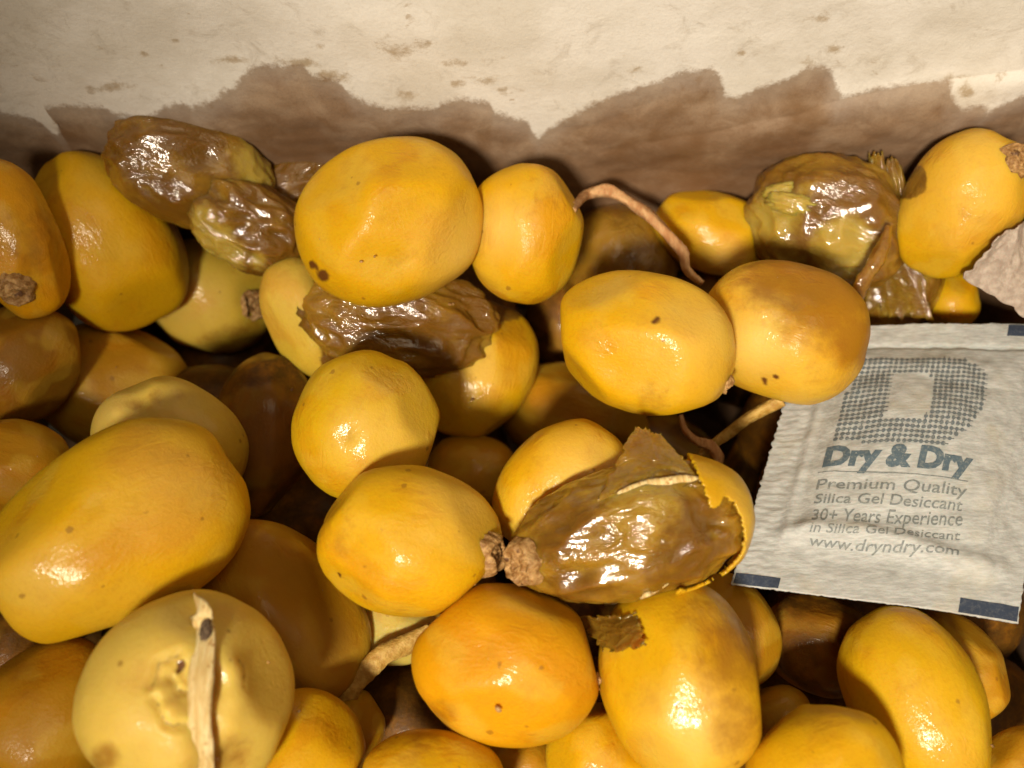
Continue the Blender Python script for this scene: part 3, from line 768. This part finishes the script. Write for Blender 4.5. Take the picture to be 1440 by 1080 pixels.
# soft crease climbing to the right, wall bulges a little below it
cr = [(800,205),(900,188),(1000,170),(1100,150),(1180,128),(1300,104),(1440,84)]
cw = [at_wall(*p) for p in cr]; cz = np.interp(Xg, [p.x for p in cw], [p.z for p in cw]); cs = np.clip((Xg-cw[0].x)/(cw[2].x-cw[0].x), 0, 1)
dz_ = (cz-Zg)*100
dy += -cs*.14*np.exp(-np.clip(dz_, 0, 9)/1.1)*(1/(1+np.exp(-dz_/.09)))
dy += np.exp(-(dz_/.12)**2)*.035*cs
Yg = WALL_Y + dy*CM
VV = np.stack([Xg, Yg, Zg-ZF], 1)
ff = [(j*nx+i, j*nx+i+1, (j+1)*nx+i+1, (j+1)*nx+i) for j in range(nz-1) for i in range(nx-1)]
wall = mesh_obj('far_panel', VV, ff, M_WALL, box, attrs=dict(stain=stain, blot=blot))
wall['label'] = "far white box wall, its lower half stained wet brown"
md = wall.modifiers.new('thickness', 'SOLIDIFY'); md.thickness = .003; md.offset = 1

def panel(name, a, b, c, e, res=60, thick=.003, stain_top=None, amp=.1):
    """quad a-b-c-e (world), lightly warped"""
    a, b, c, e = map(Vector, (a, b, c, e)); n_ = (b-a).cross(e-a).normalized()
    V = []; st = []
    for j in range(res+1):
        for i in range(res+1):
            u, v = i/res, j/res
            p = (a*(1-u)+b*u)*(1-v)+(e*(1-u)+c*u)*v
            p = p + n_*(noise.noise(p*25)*amp*CM)
            st.append(((stain_top if stain_top is not None else 99)*CM - p.z)*100 + noise.noise(p*40)*.8)
            V.append(p - Vector((0, 0, ZF)))
    Fc = [(j*(res+1)+i, j*(res+1)+i+1, (j+1)*(res+1)+i+1, (j+1)*(res+1)+i) for j in range(res) for i in range(res)]
    o = mesh_obj(name, V, Fc, M_WALL, box, attrs=dict(stain=st, blot=np.zeros(len(st))))
    m_ = o.modifiers.new('thickness', 'SOLIDIFY'); m_.thickness = thick; m_.offset = -1
    return o
g_ = .002
panel('side_panel', (XR+g_, WALL_Y, ZF), (XR+g_, YF, ZF), (XR+g_, YF, ZT), (XR+g_, WALL_Y, ZT), stain_top=1.6)
panel('side_panel', (XL-g_, YF, ZF), (XL-g_, WALL_Y, ZF), (XL-g_, WALL_Y, 5.5*CM), (XL-g_, YF, 5.5*CM), stain_top=.8)
panel('near_panel', (XL, YF, ZF), (XR, YF, ZF), (XR, YF, 2.5*CM), (XL, YF, 2.5*CM), stain_top=.5)
panel('bottom_panel', (XL, YF, ZF-.003), (XR, YF, ZF-.003), (XR, WALL_Y, ZF-.003), (XL, WALL_Y, ZF-.003))

# crumpled wet paper in the right corner
def patch_px(name, quad, res, fold, mat, label, cat, thick=.0003, seed=1, parent=None, rag=0.0):
    A = [at_z(px, py, z*CM) for px, py, z in quad]; c = sum(A, Vector())/4; V = []
    nrm = -CF
    for j in range(res+1):
        for i in range(res+1):
            u, v = i/res, j/res
            uu = u; vv = v
            if rag:
                e = min(u, 1-u, v, 1-v); q = math.exp(-e*14)*rag
                uu = u + q*noise.noise(Vector((v*6, u*6, seed))); vv = v + q*noise.noise(Vector((u*6, v*6, seed+9)))
            p = (A[0]*(1-uu)+A[1]*uu)*(1-vv)+(A[3]*(1-uu)+A[2]*uu)*vv
            f = 1-2.2*abs(noise.noise(Vector((u*2.2+seed, v*1.6, seed)))) + .5*(1-2.2*abs(noise.noise(Vector((u*5, v*4+seed, 3)))))
            V.append(p - c + nrm*f*fold*CM)
    Fc = [(j*(res+1)+i, (j+1)*(res+1)+i, (j+1)*(res+1)+i+1, j*(res+1)+i+1) for j in range(res) for i in range(res)]
    o = mesh_obj(name, V, Fc, mat, parent, Matrix.Translation(c))
    m_ = o.modifiers.new('thickness', 'SOLIDIFY'); m_.thickness = thick; m_.offset = -1
    if label: tag(o, label, cat)
    return o
patch_px('crumpled_paper', [(1400,335,.25),(1462,300,.2),(1470,462,-.7),(1352,392,-.6)], 70, .10, M_BROWNPAPER,
         "crumpled damp brown paper wedged in the right corner above the sachet", 'paper', seed=4, rag=.05)

# ------------------------------------------------------------------ sachet
SW = [(1028,822,-.75),(1433,876,-.45),(1482,455,-1.25),(1134,461,-1.75)]       # BL, BR, TR, TL
SC = [at_z(px, py, z*CM) for px, py, z in SW]
SN = (SC[1]-SC[0]).cross(SC[3]-SC[0]).normalized()
def sst(a, b, x):
    t = min(max((x-a)/(b-a), 0), 1); return t*t*(3-2*t)
def sachet(u, v, side=1, lift=0.0):
    p = (SC[0]*(1-u)+SC[1]*u)*(1-v)+(SC[3]*(1-u)+SC[2]*u)*v
    wob = noise.noise(Vector((u*2.1, v*1.7, 4.4)))*.0010 + noise.noise(Vector((u*1.2+5, v*5.5, 1.4)))*.0006*(1 if u > .9 or v < .12 else .5)
    m = sst(.10, .24, u)*sst(1.01, .80, u)*sst(.10, .24, v)*sst(.93, .80, v)
    full = sst(.10, .50, u)*sst(1.03, .62, u)*sst(.10, .45, v)*sst(.93, .55, v)
    h = m*.0012 + full*.0042
    if side > 0:
        # puckers running in from the seams, ridge along the lower fold
        h += m*(1-full)*(abs(noise.noise(Vector((u*6, v*2.0, 7))))*.0007 + abs(noise.noise(Vector((u*2, v*8, 3))))*.0012)
        h += .0017*math.exp(-((v-.165-.03*math.sin(u*5))/.030)**2)*sst(.08, .2, u)*sst(.99, .85, u)
        h += .0006*math.exp(-((u-.135)/.018)**2)*sst(.1, .2, v)
        h -= .0006*math.exp(-((v-.905)/.012)**2)
        h += .00025*noise.noise(Vector((u*22, v*22, 2)))
        h += .00035*noise.noise(Vector((u*7, v*9, 12)))
        if u < .11: h += .00005*math.sin(v*250 + 3*noise.noise(Vector((u*20, v*9, 0))))*sst(0, .02, u)
        return p + SN*(wob + h + .0002 + lift)
    return p + SN*(wob - h - .0002)
NU, NV = 150, 240
def jag(i, j):
    u, v = i/NU, j/NV
    if i == 0: u += .010*noise.noise(Vector((v*60, 0, 1)))
    if i == NU: u += .020*noise.noise(Vector((v*6, 3, 1))) + .006*noise.noise(Vector((v*60, 3, 1)))
    if j == 0: v += .003*noise.noise(Vector((u*70, 9, 1)))
    if j == NV: v += .004*noise.noise(Vector((u*70, 5, 1)))
    return u, v
cen = sum(SC, Vector())/4
T = [sachet(*jag(i, j), 1)-cen for j in range(NV+1) for i in range(NU+1)]
Bt = [sachet(*jag(i, j), -1)-cen for j in range(NV+1) for i in range(NU+1)]
W1 = NU+1; off = len(T)
Fq = [(j*W1+i, j*W1+i+1, (j+1)*W1+i+1, (j+1)*W1+i) for j in range(NV) for i in range(NU)]
Fb = [tuple(off+q for q in reversed(f)) for f in Fq]
rim = [i for i in range(NU)] + [j*W1+NU for j in range(NV)] + [NV*W1+i for i in range(NU, 0, -1)] + [j*W1 for j in range(NV, 0, -1)]
Fr = [(rim[(k+1) % len(rim)], rim[k], off+rim[k], off+rim[(k+1) % len(rim)]) for k in range(len(rim))]
sroot = bpy.data.objects.new('desiccant_sachet', None); COL.objects.link(sroot); sroot.location = cen
tag(sroot, "off-white paper silica gel sachet with blue print, lying on the dates at the right", 'sachet')
mesh_obj('pouch', T+Bt, Fq+Fb+Fr, M_PAPER, sroot)

def project(p):
    q = p-CAMP; z = q.dot(CF); return 720+F*q.dot(CR)/z, 540-F*q.dot(CU)/z
def inv(px, py):
    u, v = .5, .5
    for _ in range(25):
        x0, y0 = project(sachet(u, v)); e = 1e-3
        x1, y1 = project(sachet(u+e, v)); x2, y2 = project(sachet(u, v+e))
        a, b, c, e2 = (x1-x0)/e, (x2-x0)/e, (y1-y0)/e, (y2-y0)/e; det = a*e2-b*c
        rx, ry = px-x0, py-y0
        u += .7*(e2*rx-b*ry)/det; v += .7*(a*ry-c*rx)/det
    return u, v
def flat_print(name, polys, mat, lift=.00012, kind=None):
    """polys: (list of (u,v), faces)"""
    V, Fc = [], []
    for pts, fs in polys:
        o_ = len(V); V += [sachet(u, v, 1, lift)-cen for u, v in pts]; Fc += [tuple(o_+q for q in f) for f in fs]
    o = mesh_obj(name, V, Fc, mat, sroot, smooth=False)
    if kind: o['kind'] = kind
    return o
def textline(name, body, pl, pr, cap, mat, bold=0.0, refcap='H'):
    cu = bpy.data.curves.new(name, 'FONT'); cu.body = body; cu.size = 1; cu.offset = bold; cu.resolution_u = 3
    t = bpy.data.objects.new(name, cu); COL.objects.link(t)
    dg = bpy.context.evaluated_depsgraph_get(); me = bpy.data.meshes.new_from_object(t.evaluated_get(dg))
    bpy.data.objects.remove(t); bpy.data.curves.remove(cu)
    bm = bmesh.new(); bm.from_mesh(me); bpy.data.meshes.remove(me)
    bmesh.ops.triangulate(bm, faces=bm.faces)
    for _ in range(2):
        long_ = [e for e in bm.edges if e.calc_length() > .25]
        if long_: bmesh.ops.subdivide_edges(bm, edges=long_, cuts=1); bmesh.ops.triangulate(bm, faces=bm.faces)
    xs_ = [v.co.x for v in bm.verts]; x0, x1 = min(xs_), max(xs_); caph = .69
    ul, vl = inv(*pl); ur, vr = inv(*pr); ut, vt = inv(pl[0]+(.3*cap), pl[1]-cap); dv = vt-vl
    pts = []
    for v in bm.verts:
        s_ = (v.co.x-x0)/(x1-x0); h_ = v.co.y/caph
        pts.append((ul+(ur-ul)*s_, vl+(vr-vl)*s_+dv*h_))
    fs = [tuple(q.index for q in f.verts) for f in bm.faces]; bm.free()
    return flat_print(name, [(pts, fs)], mat)
textline('lettering', "Dry & Dry", (1156,656), (1365,667), 25, M_BLUE, .055)
textline('lettering', "Premium Quality", (1147,689), (1358,699), 14, M_GREY, .004)
textline('lettering', "Silica Gel Desiccant", (1144,709), (1352,719), 13, M_GREY, .006)
textline('lettering', "30\u207a Years Experience" if False else "30+ Years Experience", (1141,731), (1352,740), 14, M_GREY, .004)
textline('lettering', "in Silica Gel Desiccant", (1138,748), (1349,760), 13, M_GREY, .004)
textline('lettering', "www.dryndry.com", (1136,767), (1348,781), 15, M_GREY, .008)
def strip(u0, u1, v0, v1, n=12):
    pts = []; fs = []
    for i in range(n+1):
        for j in range(3):
            pts.append((u0+(u1-u0)*i/n, v0+(v1-v0)*j/2))
    for i in range(n):
        for j in range(2): fs.append((i*3+j, (i+1)*3+j, (i+1)*3+j+1, i*3+j+1))
    return pts, fs
a_, b_ = inv(1150, 666), inv(1361, 678)
flat_print('rule', [([(a_[0]+(b_[0]-a_[0])*i/20, a_[1]+(b_[1]-a_[1])*i/20+k*.0028) for i in range(21) for k in (0, 1)], [(2*i, 2*i+2, 2*i+3, 2*i+1) for i in range(20)])], M_GREY)
flat_print('colour_mark', [strip(.006, .165, .003, .036)], M_NAVY)
flat_print('colour_mark', [strip(.79, .994, .003, .044)], M_NAVY)
flat_print('colour_mark', [strip(.82, .99, .95, .993)], M_NAVY)
# letter D made of a screen of dots
outer = [(1209,502),(1352,506),(1372,512),(1384,524),(1389,542),(1386,564),(1374,588),(1354,608),(1328,624),(1300,629),(1165,624)]
hole = [(1254,524),(1305,524),(1316,536),(1307,579),(1296,589),(1242,589)]
oi = [inv(*p) for p in outer]; hi_ = [inv(*p) for p in hole]
us = [p[0] for p in oi]; vs = [p[1] for p in oi]
dots = []
nc, nr_ = 27, 21
for r_ in range(nr_+1):
    for c_ in range(nc+1):
        u = min(us)+(max(us)-min(us))*c_/nc; v = min(vs)+(max(vs)-min(vs))*r_/nr_
        a1 = np.array([u]); b1 = np.array([v])
        if point_in_poly(a1, b1, oi)[0] and not point_in_poly(a1, b1, hi_)[0]:
            ru = (max(us)-min(us))/nc*.40; rv = (max(vs)-min(vs))/nr_*.40
            ru *= random.uniform(.85, 1.15); rv *= random.uniform(.85, 1.15)
            dots.append(([(u+ru*math.cos(k*math.pi/4), v+rv*math.sin(k*math.pi/4)) for k in range(8)], [tuple(range(8))]))
            # thin bars joining neighbours
            hb = ru*.20
            dots.append(([(u+ru*.8, v-hb), (u+ru*2.2, v-hb), (u+ru*2.2, v+hb), (u+ru*.8, v+hb)], [(0, 1, 2, 3)]) if random.random() < .8 else ([(u-hb, v+rv*.8), (u+hb, v+rv*.8), (u+hb, v+rv*2.2), (u-hb, v+rv*2.2)], [(0, 1, 2, 3)]))
flat_print('dotted_emblem', dots, M_DOT, .00014, 'stuff')

# ------------------------------------------------------------------ the rest of the heap, buried below
V0, F0 = ico(3); BV, BF = [], []
rnd = random.Random(5)
pos = []
for zz in (-4.3, -6.0):
    yy = YF + .014
    while yy < WALL_Y - .012:
        xx = XL + .015 + rnd.random()*.01
        while xx < XR - .012:
            pos.append((xx, yy+rnd.uniform(-.003, .003), zz*CM+rnd.uniform(-.003, .003))); xx += .027
        yy += .022
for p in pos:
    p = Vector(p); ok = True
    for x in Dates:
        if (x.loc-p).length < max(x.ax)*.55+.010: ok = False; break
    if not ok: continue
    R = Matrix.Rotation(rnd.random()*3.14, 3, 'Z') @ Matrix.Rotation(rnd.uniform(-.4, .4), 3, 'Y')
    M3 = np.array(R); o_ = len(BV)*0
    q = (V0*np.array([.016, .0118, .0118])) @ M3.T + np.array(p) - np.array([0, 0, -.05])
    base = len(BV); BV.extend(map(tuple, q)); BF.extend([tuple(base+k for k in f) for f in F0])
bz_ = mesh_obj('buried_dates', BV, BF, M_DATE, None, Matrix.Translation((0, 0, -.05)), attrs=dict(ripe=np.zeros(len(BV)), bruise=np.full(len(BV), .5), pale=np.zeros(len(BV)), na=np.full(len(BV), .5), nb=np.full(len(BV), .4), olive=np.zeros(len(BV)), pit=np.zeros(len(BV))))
bz_.color = (*DRK, 1)  # shade at the bottom of the heap put into the colour
tag(bz_, "lower layer of dates, coloured dark for shade, filling the bottom of the box", 'dates', None, 'stuff')
print("DATES", len(Dates), "buried verts", len(BV))
